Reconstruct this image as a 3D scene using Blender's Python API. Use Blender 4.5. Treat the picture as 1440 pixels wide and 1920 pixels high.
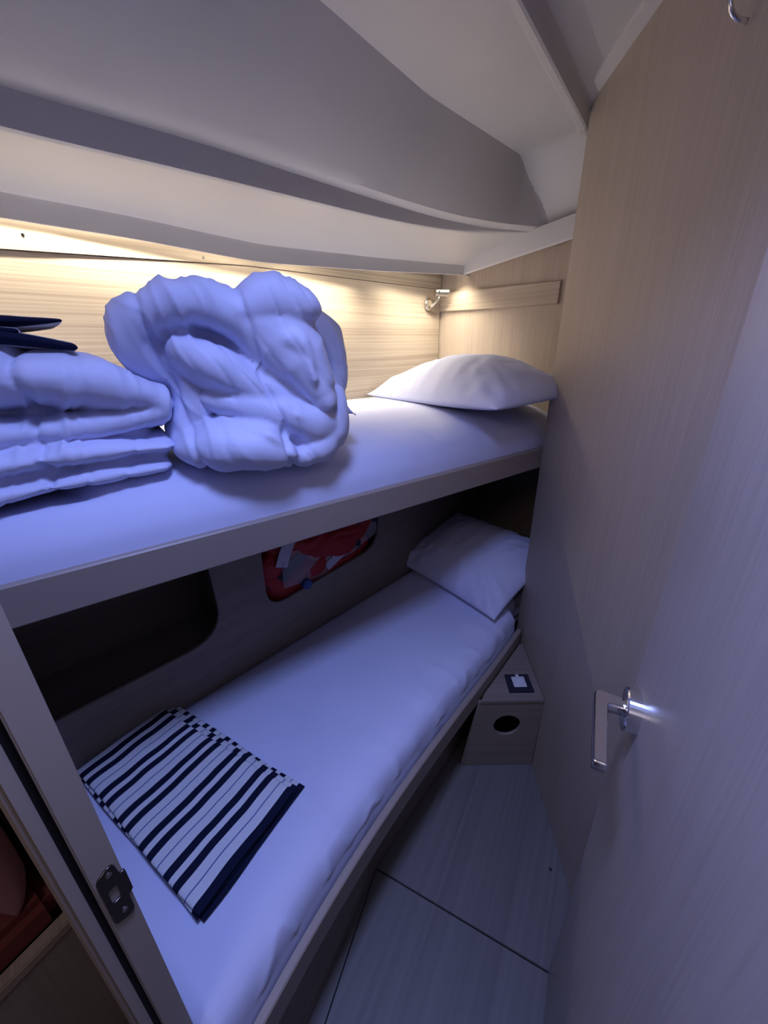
import bpy, bmesh, math, random
from mathutils import Vector, Matrix, noise
from math import sin, cos, radians, pi
for o in list(bpy.data.objects): bpy.data.objects.remove(o)
scene = bpy.context.scene; COL = scene.collection

# ---------------- camera, world, lights, exposure ----------------
cd = bpy.data.cameras.new('camera'); cam = bpy.data.objects.new('camera', cd); COL.objects.link(cam)
cd.sensor_fit = 'HORIZONTAL'; cd.sensor_width = 36.0; cd.lens = 18.0; cd.clip_start = 0.02
cam.matrix_world = Matrix(((0.99990303, 0.01392623, 0.0, 0), (-0.00518405, 0.37221479, -0.92813214, 0),
                           (-0.01292538, 0.92804214, 0.37225089, 1.5), (0, 0, 0, 1)))
scene.camera = cam
w = bpy.data.worlds.new('world'); scene.world = w; w.use_nodes = True
w.node_tree.nodes['Background'].inputs[0].default_value = (.25, .35, 1, 1)
w.node_tree.nodes['Background'].inputs[1].default_value = 0.1
scene.view_settings.view_transform = 'Standard'; scene.view_settings.look = 'None'
scene.view_settings.exposure = 0.25; scene.view_settings.gamma = 1.0; scene.view_settings.use_curve_mapping = False

# berth frame: t runs along the hull wall towards the head of the berths, s away from the wall into the cabin
W0 = Vector((.289, 2.085, 0)); UA = Vector((sin(radians(47)), cos(radians(47)), 0)); NA = Vector((cos(radians(47)), -sin(radians(47)), 0))
def L(t, s, z): return W0 + UA * t + NA * s + Vector((0, 0, z))
ROTB = math.atan2(UA.y, UA.x)

def area(name, loc, target, sx, sy, power, color, spread=180, rot=None):
    ld = bpy.data.lights.new(name, 'AREA'); ld.shape = 'RECTANGLE'; ld.size = sx; ld.size_y = sy
    ld.energy = power; ld.color = color; ld.spread = radians(spread)
    o = bpy.data.objects.new(name, ld); COL.objects.link(o); o.location = loc
    if rot is not None: o.rotation_euler = rot
    else: o.rotation_euler = (Vector(target) - Vector(loc)).to_track_quat('-Z', 'Y').to_euler()
    return o
area('hatch_daylight', L(-1.50, 1.07, 2.235), None, .28, .22, 6.4, (.33, .42, 1.0), spread=112, rot=(0, 0, ROTB))
area('corridor_light', (-.62, -.62, 2.02), (.1, .3, .9), .5, .3, 2.3, (.98, .84, .92))
LEDC = (1.0, .89, .71)

def interp(tab, x):
    if x <= tab[0][0]: return tab[0][1]
    for (x0, y0), (x1, y1) in zip(tab, tab[1:]):
        if x <= x1:
            k = (x - x0) / (x1 - x0); return y0 + (y1 - y0) * k
    return tab[-1][1]
def smooth(tab, x, d=.12): return sum(interp(tab, x + k * d) for k in (-1, -.5, 0, .5, 1)) / 5
VS = [(-2.1, .028), (-1.5, .030), (-1.0, .050), (-.7, .085), (-.4, .118), (-.04, .15)]
VZ = [(-2.1, 1.792), (-1.3, 1.790), (-.95, 1.778), (-.5, 1.800), (-.04, 1.832)]
vs = lambda t: smooth(VS, t, .05)
vz = lambda t: smooth(VZ, t, .05)
for i, (t0, t1) in enumerate([(-1.95, -1.45), (-1.45, -.95), (-.95, -.55), (-.55, -.05)]):
    a = L(t0, vs(t0) - .012, vz(t0) + .011); b = L(t1, vs(t1) - .012, vz(t1) + .011); d = b - a
    area('strip_light', (a + b) / 2, None, d.length, .006, (3.0, 3.7, 5.6, 6.0)[i] * d.length, LEDC, spread=(80, 95, 135, 135)[i], rot=(0, 0, math.atan2(d.y, d.x)))

# ---------------- helpers ----------------
def mat(name, col, rough=.6, metal=0, spec=.5, bump=None, emis=None, coat=0):
    m = bpy.data.materials.new(name); m.use_nodes = True; nt = m.node_tree; b = nt.nodes['Principled BSDF']
    b.inputs['Base Color'].default_value = (*col, 1); b.inputs['Roughness'].default_value = rough
    b.inputs['Metallic'].default_value = metal; b.inputs['Specular IOR Level'].default_value = spec
    b.inputs['Coat Weight'].default_value = coat
    if emis: b.inputs['Emission Color'].default_value = (*emis[0], 1); b.inputs['Emission Strength'].default_value = emis[1]
    tc = nt.nodes.new('ShaderNodeTexCoord')
    if bump:
        sc, st, dist = bump
        n = nt.nodes.new('ShaderNodeTexNoise'); n.inputs['Scale'].default_value = sc; n.inputs['Detail'].default_value = 4
        bp = nt.nodes.new('ShaderNodeBump'); bp.inputs['Strength'].default_value = st; bp.inputs['Distance'].default_value = dist
        nt.links.new(tc.outputs['Object'], n.inputs['Vector']); nt.links.new(n.outputs['Fac'], bp.inputs['Height'])
        nt.links.new(bp.outputs['Normal'], b.inputs['Normal'])
        # slight tonal variation
        n2 = nt.nodes.new('ShaderNodeTexNoise'); n2.inputs['Scale'].default_value = 3.0; n2.inputs['Detail'].default_value = 2
        rp = nt.nodes.new('ShaderNodeValToRGB'); rp.color_ramp.elements[0].position = .3; rp.color_ramp.elements[1].position = .7
        rp.color_ramp.elements[0].color = (*[c * .95 for c in col], 1); rp.color_ramp.elements[1].color = (*[min(1, c * 1.03) for c in col], 1)
        nt.links.new(tc.outputs['Object'], n2.inputs['Vector']); nt.links.new(n2.outputs['Fac'], rp.inputs['Fac'])
        nt.links.new(rp.outputs['Color'], b.inputs['Base Color'])
    return m

def wood(name, c_dark, c_light, direction, rotz=0.0, fine=170, rough=.5, tilt=0.0):
    """laminate with grain; direction 'x' or 'z' in a frame turned about z by rotz"""
    m = bpy.data.materials.new(name); m.use_nodes = True; nt = m.node_tree; b = nt.nodes['Principled BSDF']
    tc = nt.nodes.new('ShaderNodeTexCoord'); mp = nt.nodes.new('ShaderNodeMapping'); mp.vector_type = 'POINT'
    mp.inputs['Rotation'].default_value = (0, 0, -rotz)
    mp2 = nt.nodes.new('ShaderNodeMapping'); mp2.vector_type = 'POINT'
    mp2.inputs['Rotation'].default_value = (0, tilt, 0)
    sc = (.9, fine, fine) if direction == 'x' else (fine, fine, 4.0)
    sc2 = (.55, 22, 22) if direction == 'x' else (30, 30, 1.2)
    nt.links.new(tc.outputs['Object'], mp.inputs['Vector']); nt.links.new(mp.outputs['Vector'], mp2.inputs['Vector'])
    def tex(s, det, dist):
        v = nt.nodes.new('ShaderNodeVectorMath'); v.operation = 'MULTIPLY'; v.inputs[1].default_value = s
        n = nt.nodes.new('ShaderNodeTexNoise'); n.inputs['Scale'].default_value = 1.0; n.inputs['Detail'].default_value = det
        n.inputs['Distortion'].default_value = dist
        nt.links.new(mp2.outputs['Vector'], v.inputs[0]); nt.links.new(v.outputs['Vector'], n.inputs['Vector']); return n
    n1 = tex(sc, 3, .3); n2 = tex(sc2, 4, .6)
    mx = nt.nodes.new('ShaderNodeMath'); mx.operation = 'MULTIPLY_ADD'; mx.inputs[1].default_value = .55 if direction == 'x' else .72
    m3 = nt.nodes.new('ShaderNodeMath'); m3.operation = 'MULTIPLY'; m3.inputs[1].default_value = .45 if direction == 'x' else .28
    nt.links.new(n2.outputs['Fac'], m3.inputs[0]); nt.links.new(n1.outputs['Fac'], mx.inputs[0]); nt.links.new(m3.outputs[0], mx.inputs[2])
    rp = nt.nodes.new('ShaderNodeValToRGB'); e = rp.color_ramp.elements
    e[0].position = .36; e[0].color = (*c_dark, 1); e[1].position = .58; e[1].color = (*c_light, 1)
    nt.links.new(mx.outputs[0], rp.inputs['Fac']); nt.links.new(rp.outputs['Color'], b.inputs['Base Color'])
    bp = nt.nodes.new('ShaderNodeBump'); bp.inputs['Strength'].default_value = .12; bp.inputs['Distance'].default_value = .0006
    nt.links.new(mx.outputs[0], bp.inputs['Height']); nt.links.new(bp.outputs['Normal'], b.inputs['Normal'])
    b.inputs['Roughness'].default_value = rough; b.inputs['Specular IOR Level'].default_value = .35
    return m

MW = {}
MW['gel'] = mat('white_headliner', (.57, .565, .56), .42, bump=(420, .25, .0006))
MW['trim'] = mat('white_trim', (.66, .65, .645), .4)
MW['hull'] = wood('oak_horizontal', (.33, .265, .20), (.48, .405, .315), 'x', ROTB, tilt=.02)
MW['oak_v'] = wood('oak_vertical', (.44, .36, .285), (.52, .43, .34), 'z', ROTB, fine=240)
MW['oak_h'] = wood('oak_batten', (.40, .32, .245), (.53, .44, .345), 'x', ROTB - pi / 2)
MW['part'] = wood('oak_partition', (.40, .335, .275), (.455, .39, .325), 'z', 0, fine=240)
MW['leafm'] = wood('oak_door', (.40, .355, .325), (.46, .415, .385), 'z', radians(62), fine=200, rough=.36)
MW['board'] = mat('greige_board', (.33, .275, .235), .45, bump=(300, .08, .0004))
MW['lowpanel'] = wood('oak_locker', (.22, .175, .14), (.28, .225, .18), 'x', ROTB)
MW['dark'] = mat('dark_locker', (.06, .05, .045), .8)
MW['floor'] = wood('floor_laminate', (.135, .13, .13), (.18, .175, .17), 'x', radians(60), fine=60, rough=.45)
MW['seam'] = mat('black_seam', (.012, .012, .013), .7)
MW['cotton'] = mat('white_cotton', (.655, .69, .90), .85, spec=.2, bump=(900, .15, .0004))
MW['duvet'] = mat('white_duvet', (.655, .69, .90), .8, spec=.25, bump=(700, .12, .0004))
MW['chrome'] = mat('chrome', (.80, .80, .82), .2, 1)
MW['satin'] = mat('satin_metal', (.62, .60, .56), .3, 1)
MW['steel'] = mat('dark_steel', (.10, .095, .09), .28, 1)
MW['black'] = mat('black_plastic', (.012, .012, .014), .5)
MW['navyplate'] = mat('navy_plate', (.02, .02, .035), .45)
MW['whiteplas'] = mat('white_plastic', (.72, .74, .76), .4)
MW['red'] = mat('red_lifejacket', (.42, .018, .018), .6, bump=(120, .4, .002))
MW['strap'] = mat('black_webbing', (.02, .02, .025), .7)
MW['silver'] = mat('silver_tape', (.55, .55, .6), .35)
MW['blue'] = mat('blue_plastic', (.02, .07, .25), .4)
MW['redcush'] = mat('dark_red_upholstery', (.22, .045, .04), .8, bump=(200, .3, .001))
MW['pink'] = mat('pink_upholstery', (.42, .20, .22), .85, bump=(300, .3, .001))
MW['led'] = mat('led_diffuser', (.9, .88, .8), .5, emis=(LEDC, 6.0))
MW['gasket'] = mat('black_gasket', (.008, .008, .01), .6)
MW['glass'] = mat('hatch_glass', (.6, .7, .9), .1)
# clear film
m = mat('clear_film', (.85, .85, .9), .15); b = m.node_tree.nodes['Principled BSDF']; b.inputs['Alpha'].default_value = .16; MW['film'] = m
def tex_towel():
    m = bpy.data.materials.new('striped_terry'); m.use_nodes = True; nt = m.node_tree; b = nt.nodes['Principled BSDF']
    uv = nt.nodes.new('ShaderNodeAttribute'); uv.attribute_name = 'stripe'
    fr = nt.nodes.new('ShaderNodeMath'); fr.operation = 'FRACT'; nt.links.new(uv.outputs['Fac'], fr.inputs[0])
    rp = nt.nodes.new('ShaderNodeValToRGB'); rp.color_ramp.interpolation = 'CONSTANT'
    Wt = (.66, .68, .72, 1); Nv = (.010, .013, .035, 1); Bl = (.12, .17, .36, 1)
    stops = [(0, Nv), (.19, Wt), (.34, Nv), (.53, Wt), (.745, Bl), (.775, Wt)]
    els = rp.color_ramp.elements; els[0].position = 0; els[0].color = Nv; els[1].position = stops[1][0]; els[1].color = Wt
    for p, c in stops[2:]:
        e = els.new(p); e.color = c
    nt.links.new(fr.outputs[0], rp.inputs['Fac']); nt.links.new(rp.outputs['Color'], b.inputs['Base Color'])
    b.inputs['Roughness'].default_value = .95; b.inputs['Specular IOR Level'].default_value = .1
    tc = nt.nodes.new('ShaderNodeTexCoord'); n = nt.nodes.new('ShaderNodeTexNoise'); n.inputs['Scale'].default_value = 500
    bp = nt.nodes.new('ShaderNodeBump'); bp.inputs['Strength'].default_value = .5; bp.inputs['Distance'].default_value = .001
    nt.links.new(tc.outputs['Object'], n.inputs['Vector']); nt.links.new(n.outputs['Fac'], bp.inputs['Height']); nt.links.new(bp.outputs['Normal'], b.inputs['Normal'])
    return m
MW['towel'] = tex_towel()

def empty(name, loc, label=None, cat=None, kind=None, group=None):
    o = bpy.data.objects.new(name, None); COL.objects.link(o); o.location = loc; o.empty_display_size = .05
    tag(o, label, cat, kind, group); return o
def tag(o, label=None, cat=None, kind=None, group=None):
    if label: o['label'] = label
    if cat: o['category'] = cat
    if kind: o['kind'] = kind
    if group: o['group'] = group
    return o
def root_loc(o):
    v = Vector((0, 0, 0))
    while o: v += o.location; o = o.parent
    return v
def link(name, me, m, parent=None, origin=None, shade=False):
    """mesh given in world coordinates; object origin at 'origin' (or the parent's place)"""
    base = root_loc(parent) if parent else Vector((0, 0, 0))
    org = Vector(origin) if origin is not None else (base if parent else Vector((0, 0, 0)))
    if org.length: me.transform(Matrix.Translation(-org))
    me.materials.append(m)
    o = bpy.data.objects.new(name, me); COL.objects.link(o)
    if parent: o.parent = parent
    o.location = org - base
    if shade:
        for p in me.polygons: p.use_smooth = True
    return o
def bm_mesh(bm, name='m'):
    bmesh.ops.recalc_face_normals(bm, faces=bm.faces)
    me = bpy.data.meshes.new(name); bm.to_mesh(me); bm.free(); return me
def prism_bm(bm, pts, z0, z1, bev=0):
    """vertical prism over a plan polygon"""
    lo = [bm.verts.new((p[0], p[1], z0)) for p in pts]; hi = [bm.verts.new((p[0], p[1], z1)) for p in pts]
    f = [bm.faces.new(lo[::-1]), bm.faces.new(hi)]
    for i in range(len(pts)):
        j = (i + 1) % len(pts); f.append(bm.faces.new((lo[i], lo[j], hi[j], hi[i])))
    if bev: bmesh.ops.bevel(bm, geom=list({e for q in f for e in q.edges}), offset=bev, segments=2, affect='EDGES')
def box_bm(bm, c, ax, ay, az, bev=0, seg=2):
    """box by centre and three half vectors"""
    c = Vector(c); ax, ay, az = Vector(ax), Vector(ay), Vector(az)
    v = [bm.verts.new(c + ax * i + ay * j + az * k) for i in (-1, 1) for j in (-1, 1) for k in (-1, 1)]
    fs = [bm.faces.new([v[i] for i in q]) for q in ((0, 1, 3, 2), (4, 6, 7, 5), (0, 4, 5, 1), (2, 3, 7, 6), (0, 2, 6, 4), (1, 5, 7, 3))]
    if bev: bmesh.ops.bevel(bm, geom=list({e for q in fs for e in q.edges}), offset=bev, segments=seg, affect='EDGES')
def box(name, c, ax, ay, az, m, parent=None, bev=0, seg=2):
    bm = bmesh.new(); box_bm(bm, c, ax, ay, az, bev, seg); return link(name, bm_mesh(bm), m, parent, origin=None if parent else c, shade=False)
def tube_bm(bm, pts, rad, n=16, caps=True):
    pts = [Vector(p) for p in pts]; rings = []
    prev = None
    for i, p in enumerate(pts):
        d = (pts[min(i + 1, len(pts) - 1)] - pts[max(i - 1, 0)]).normalized()
        if prev is None:
            a = d.orthogonal().normalized()
        else:
            a = (prev - d * prev.dot(d)).normalized()
        prev = a; b = d.cross(a); r = rad[i] if isinstance(rad, (list, tuple)) else rad
        rings.append([bm.verts.new(p + (a * cos(2 * pi * k / n) + b * sin(2 * pi * k / n)) * r) for k in range(n)])
    for r0, r1 in zip(rings, rings[1:]):
        for k in range(n): bm.faces.new((r0[k], r0[(k + 1) % n], r1[(k + 1) % n], r1[k]))
    if caps: bm.faces.new(rings[0][::-1]); bm.faces.new(rings[-1])
def grid_mesh(rows, closed_u=False):
    """rows of 3D points -> mesh surface"""
    bm = bmesh.new(); vv = [[bm.verts.new(p) for p in r] for r in rows]
    for r0, r1 in zip(vv, vv[1:]):
        n = len(r0)
        for k in range(n if closed_u else n - 1): bm.faces.new((r0[k], r0[(k + 1) % n], r1[(k + 1) % n], r1[k]))
    return bm, vv
def loft_solid(rows):
    bm, vv = grid_mesh(rows, True); bm.faces.new(vv[0][::-1]); bm.faces.new(vv[-1]); return bm_mesh(bm)
def plate(outer, holes, depth, mtx):
    """flat plate with holes: polygon in xy, thickness along z, then placed by a matrix"""
    cu = bpy.data.curves.new('c', 'CURVE'); cu.dimensions = '2D'; cu.fill_mode = 'BOTH'; cu.extrude = depth / 2
    for poly in [outer] + holes:
        s = cu.splines.new('POLY'); s.points.add(len(poly) - 1); s.use_cyclic_u = True
        for q, p in zip(s.points, poly): q.co = (p[0], p[1], 0, 1)
    ob = bpy.data.objects.new('c', cu); COL.objects.link(ob)
    bpy.context.view_layer.update()
    me = bpy.data.meshes.new_from_object(ob.evaluated_get(bpy.context.evaluated_depsgraph_get()))
    bpy.data.objects.remove(ob); bpy.data.curves.remove(cu); me.transform(mtx); me.materials.clear()
    bm = bmesh.new(); bm.from_mesh(me); bmesh.ops.remove_doubles(bm, verts=bm.verts, dist=1e-5); bmesh.ops.recalc_face_normals(bm, faces=bm.faces); bm.to_mesh(me); bm.free()
    return me
def frame(o, x, y, z=None):
    x = Vector(x).normalized(); y = Vector(y).normalized(); z = x.cross(y)
    return Matrix(((x.x, y.x, z.x, o[0]), (x.y, y.y, z.y, o[1]), (x.z, y.z, z.z, o[2]), (0, 0, 0, 1)))
def arc(cx, cy, r, a0, a1, n=8): return [(cx + r * cos(radians(a0 + (a1 - a0) * k / n)), cy + r * sin(radians(a0 + (a1 - a0) * k / n))) for k in range(n + 1)]
def fillet(poly, r, n=7):
    """round every corner of a polygon; r may be a list"""
    out = []; N = len(poly)
    for i in range(N):
        p0, p1, p2 = Vector(poly[i - 1]), Vector(poly[i]), Vector(poly[(i + 1) % N]); rr = r[i] if isinstance(r, (list, tuple)) else r
        if rr <= 0: out.append(tuple(p1)); continue
        a = (p0 - p1).normalized(); c = (p2 - p1).normalized()
        A, C = p1 + a * rr, p1 + c * rr
        for k in range(n + 1):
            u = k / n; q = A * (1 - u) ** 2 + p1 * 2 * u * (1 - u) + C * u ** 2; out.append((q.x, q.y))
    return out

UP = Vector((0, 0, 1))
# ---------------- structure ----------------
# floor boards split by the dark joints
bm = bmesh.new()
prism_bm(bm, [(-1.6, -1.7), (1.4, -1.7), (1.4, 2.3), (-1.6, 2.3)], -.06, -.012)
floor = link('floor', bm_mesh(bm), MW['seam']); tag(floor, kind='structure')
JA, JB = Vector((-.039, .709)), Vector((.413, .484)); jd = (JB - JA).normalized(); jn = Vector((-jd.y, jd.x))
g = .0016
far = [JA + jn * g - jd * .0, Vector((-.039 + .01, .709 + .012)) , Vector((.235, 1.04)), Vector((.62, 1.05)), Vector((.545, .655)), JB + jd * .25 + jn * g]
far = [(-.038, .7105), (.2, 1.16), (.62, 1.16), (.8, .5), (.72, .3335)]
near = [(-.041, .7065), (.716, .330), (.9, -.6), (-.55, -.6)]
side = [(-.0425, .708), (-.56, -.6), (-1.2, -.6), (-1.2, 1.2), (.19, 1.16)]
for poly in (far, near, side):
    bm = bmesh.new(); prism_bm(bm, poly, -.012, 0, .0012); link('floor_panel', bm_mesh(bm), MW['floor'], floor)
bm = bmesh.new(); tube_bm(bm, [(.508, .700, -.001), (.508, .700, .0006)], .0045); link('plug', bm_mesh(bm), MW['seam'], floor)
# corridor floor
bm = bmesh.new(); prism_bm(bm, [(-1.6, -1.7), (1.4, -1.7), (1.4, -.602), (-1.6, -.602)], -.012, 0); link('floor_panel', bm_mesh(bm), MW['floor'], floor)

# hull wall: lower locker panel with two openings
def zt(t): return interp([(-2.1, 1.70), (-1.56, 1.737), (-.98, 1.776), (0, 1.797)], t)
PU = (UA * 1.0 - NA * .071).normalized()          # the locker panel converges slightly towards the head wall
def LP(t, d, z): return L(t, .13 - .071 * t + d, z)
k_ = math.sqrt(1 + .071 ** 2)
outer = [(-2.2, 0), (.32, 0), (.32, 1.108), (-2.2, 1.108)]
h1 = fillet([(-1.94, .668), (-1.322, .668), (-1.335, 1.02), (-1.94, 1.02)], [.03, .12, .04, .04])
h2 = fillet([(-1.162, .675), (-.590, .715), (-.575, 1.02), (-1.155, 1.02)], [.085, .10, .04, .04])
fw = frame(LP(0, -.009, 0), PU, UP)
sc_ = lambda q: [(x * k_, y) for x, y in q]
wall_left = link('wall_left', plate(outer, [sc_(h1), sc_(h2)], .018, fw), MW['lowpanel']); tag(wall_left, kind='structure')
ts_ = [-2.05 + .06 * i for i in range(35)]
rows = []
def strip_solid(z0f, z1f, s0, s1, bev=0):
    rows = []
    for t in ts_: rows.append([L(t, s0, z0f(t)), L(t, s1, z0f(t)), L(t, s1, z1f(t)), L(t, s0, z1f(t))])
    return loft_solid(rows)
link('wall_panel', strip_solid(lambda t: 1.12, lambda t: zt(t) - .0012, -.02, 0), MW['hull'], wall_left)
link('top_strip', strip_solid(lambda t: zt(t) + .0008, lambda t: 2.0, -.02, .004), MW['hull'], wall_left)
for (t, z) in ((-1.512, 1.771), (-1.109, 1.792 - .012)):
    bm = bmesh.new(); c = L(t, .004, z); tube_bm(bm, [c, c + NA * .0015], .0032, 12); link('screw', bm_mesh(bm), MW['steel'], wall_left)
# locker cavities behind the openings
for (t0, t1) in ((-2.05, -1.28), (-1.21, -.53)):
    bm = bmesh.new()
    def cb(ta, tb, d0, s1, z0, z1):
        v = [bm.verts.new(LP(t, d, z)) if d is not None else bm.verts.new(L(t, s1, z)) for t in (ta, tb) for d in (d0, None) for z in (z0, z1)]
        for q in ((0, 1, 3, 2), (4, 6, 7, 5), (0, 4, 5, 1), (2, 3, 7, 6), (0, 2, 6, 4), (1, 5, 7, 3)): bm.faces.new([v[i] for i in q])
    cb(t0, t1, -.0185, -.04, .60, .615); cb(t0, t1, -.0185, -.04, 1.095, 1.11); cb(t0, t0 + .015, -.0185, -.04, .615, 1.095); cb(t1 - .015, t1, -.0185, -.04, .615, 1.095)
    box_bm(bm, L((t0 + t1) / 2, -.05, .855), UA * (t1 - t0) / 2, NA * .009, UP * .25)
    link('locker_lining', bm_mesh(bm), MW['lowpanel'], wall_left)

# head wall with batten
wall_back = box('wall_back', L(.012, .36, 1.66), UA * .012, NA * .47, UP * .55, MW['oak_v']); tag(wall_back, kind='structure')
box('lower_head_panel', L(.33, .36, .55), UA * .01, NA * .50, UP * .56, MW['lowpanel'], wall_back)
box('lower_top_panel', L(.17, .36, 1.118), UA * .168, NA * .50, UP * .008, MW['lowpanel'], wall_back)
zb0 = lambda s: 1.7035 - .036 * s; zb1 = lambda s: 1.781 - .036 * s
bm = bmesh.new(); v = []
for s in (0.001, .577):
    v.append([bm.verts.new(L(-.0115, s, zb0(s))), bm.verts.new(L(-.0115, s, zb1(s))), bm.verts.new(L(0, s, zb1(s))), bm.verts.new(L(0, s, zb0(s)))])
for k in range(4): bm.faces.new((v[0][k], v[0][(k + 1) % 4], v[1][(k + 1) % 4], v[1][k]))
bm.faces.new(v[0]); bm.faces.new(v[1][::-1]); bmesh.ops.bevel(bm, geom=list(bm.edges), offset=.001, segments=2, affect='EDGES')
link('batten', bm_mesh(bm), MW['oak_h'], wall_back)
bm = bmesh.new(); c = L(-.0115, .062, 1.733); tube_bm(bm, [c, c - UA * .001], .0022, 10); link('screw', bm_mesh(bm), MW['steel'], wall_back)

# partition to the right of the berths (ends in a free edge at P) and its return to the head wall
P = Vector((.602, 1.433)); pdir = Vector((sin(radians(4.3)), cos(radians(4.3)))); pn = Vector((pdir.y, -pdir.x))
Q = P - pdir * 2.9
bm = bmesh.new(); prism_bm(bm, [P, P + pn * .025, Q + pn * .025, Q], 0, 2.172, .002)
wall_right = link('wall_right', bm_mesh(bm), MW['part'], origin=(P.x, P.y, 0)); tag(wall_right, kind='structure')
R1 = P + pn * .022 - pdir * .01
E1 = L(.0, .80, 0)
bm = bmesh.new(); prism_bm(bm, [(R1.x, R1.y), (E1.x, E1.y), (E1.x + .02, E1.y - .02), (R1.x + .03, R1.y - .02)], 0, 2.2)
link('return_panel', bm_mesh(bm), MW['part'], wall_right)
bm = bmesh.new(); E2 = L(.33, .80, 0); prism_bm(bm, [(E1.x, E1.y), (E2.x, E2.y), (E2.x + .02, E2.y - .02), (E1.x + .02, E1.y - .02)], 0, 1.12)
link('return_panel', bm_mesh(bm), MW['lowpanel'], wall_right)

# ceiling headliner: profile across the berths, swept along them
SR = [(-2.1, .25), (-1.5, .25), (-.66, .275), (-.4, .295), (-.25, .325), (-.12, .38), (-.02, .46), (.1, .55)]
ZR = [(-2.1, 1.934), (-1.5, 1.937), (-1.2, 1.947), (-.5, 1.944), (-.2, 1.945), (-.02, 1.936), (.1, 1.93)]
ZP = [(-2.1, 1.872), (-1.5, 1.876), (-1.2, 1.886), (-.6, 1.900), (-.3, 1.915), (-.02, 1.932), (.1, 1.928)]
SB = [(-2.1, .93), (-.745, .737), (-.2, .65), (-.11, .62), (.1, .58)]
SC = [(-2.1, .60), (-1.01, .50), (-.64, .451), (-.02, .45), (.1, .45)]
CAP = [(-.40, 2.4), (-.22, 2.165), (-.12, 2.10), (-.05, 2.015), (-.035, 1.995), (-.012, 1.945), (.1, 1.94)]
def profile(t):
    a, z = vs(t), vz(t); sr = smooth(SR, t, .08); zr = smooth(ZR, t, .08); zp = min(smooth(ZP, t, .08), zr - .001); sb = interp(SB, t)
    vt = z + .050 - .012 * max(0, min(1, (t + 1) / 1.0))
    pts = [(a - .022, z + .045), (a - .021, z + .022), (a - .003, z + .022), (a - .002, z + .001), (a + .001, z), (a + .004, z + .001), (a + .007, vt - .010), (a + .010, vt - .003), (a + .018, vt + .003)]
    b0 = (a + .018, vt + .003); b1 = (sr - .012, zp)
    for k in range(1, 7):
        u = k / 7; pts.append((b0[0] + (b1[0] - b0[0]) * u, b0[1] + (b1[1] - b0[1]) * u + .010 * sin(pi * u)))
    st = zr - zp
    pts += [b1, (sr - .006, zp + .001), (sr - .001, zp + .004 * min(1, st / .02)), (sr + .003, zp + st * .35), (sr + .006, zp + st * .75)]
    sc = interp(SC, t)
    pts += [(sr + .008, zr - .004 * min(1, st / .02)), (sr + .014, zr - .001), (sr + .028, zr + .003), (sr + .036, zr + .006)]
    c0 = pts[-1]; c1 = (max(sc, sr + .06), 2.128)
    for k in range(1, 10):
        u = k / 10; pts.append((c0[0] + (c1[0] - c0[0]) * u, c0[1] + (c1[1] - c0[1]) * u - .006 * sin(pi * u)))
    pts.append(c1); c2 = (sb - .004, 2.131)
    for k in range(1, 5):
        u = k / 5; pts.append((c1[0] + (c2[0] - c1[0]) * u, c1[1] + (c2[1] - c1[1]) * u))
    pts += [c2, (sb, 2.127), (sb + .006, 2.122), (sb + .020, 2.120), (sb + .026, 2.122), (sb + .030, 2.128), (sb + .036, 2.146), (sb + .044, 2.154), (sb + .055, 2.158), (sb + .070, 2.166), (sb + .085, 2.170), (sb + .10, 2.1745)]
    pts += [(max(sb + .14, 1.0), 2.178), (1.6, 2.185)]
    cp = interp(CAP, t)
    pts = [(a_, z_ if z_ < cp - .01 else cp - .01 * math.exp(-(z_ - cp + .01) / .01)) for a_, z_ in pts]
    return pts
# the hatch opening is cut out of the flat part
tt = [-2.1 + .04 * i for i in range(46)] + [-.28 + .0125 * i for i in range(29)]
rows = [[L(t, s, z) for s, z in profile(t)] for t in tt]
n0 = len(rows[0])
bm, vv = grid_mesh([r[:-2] for r in rows])
bmesh.ops.recalc_face_normals(bm, faces=bm.faces)
me = bpy.data.meshes.new('ceiling'); bm.to_mesh(me); bm.free()
ceiling = link('ceiling', me, MW['gel'], shade=True); me.set_sharp_from_angle(angle=radians(24)); tag(ceiling, kind='structure')
# flat panel with hatch hole
lastpt = [profile(t)[-3] for t in tt]
outer = [(t, p[0] - .01) for t, p in zip(tt, lastpt)]
outer = [(tt[0], lastpt[0][0] - .01), (-.785, interp(SB, -.785) + .09), (-.22, interp(SB, -.22) + .09), (.1, interp(SB, .1) + .09), (.1, 1.35), (-.4, 3.2), (-3.4, 3.2), (-3.4, 1.05), (-2.1, 1.05)]
hole = fillet([(-1.62, .92), (-1.22, .92), (-1.22, 1.28), (-1.62, 1.28)], .05)
mt = Matrix.Translation(W0) @ Matrix(((UA.x, NA.x, 0, 0), (UA.y, NA.y, 0, 0), (0, 0, 1, 2.181), (0, 0, 0, 1)))
link('flat_panel', plate(outer, [hole], .018, mt), MW['gel'], ceiling)
w1 = empty('window_1', L(-1.50, 1.07, 2.19), kind='structure')
o_ = fillet([(-1.65, .89), (-1.19, .89), (-1.19, 1.31), (-1.65, 1.31)], .06); i_ = fillet([(-1.615, .925), (-1.225, .925), (-1.225, 1.275), (-1.615, 1.275)], .05)
mt2 = Matrix.Translation(W0) @ Matrix(((UA.x, NA.x, 0, 0), (UA.y, NA.y, 0, 0), (0, 0, 1, 2.200), (0, 0, 0, 1)))
link('window_frame', plate(o_, [i_], .022, mt2), MW['trim'], w1)

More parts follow.
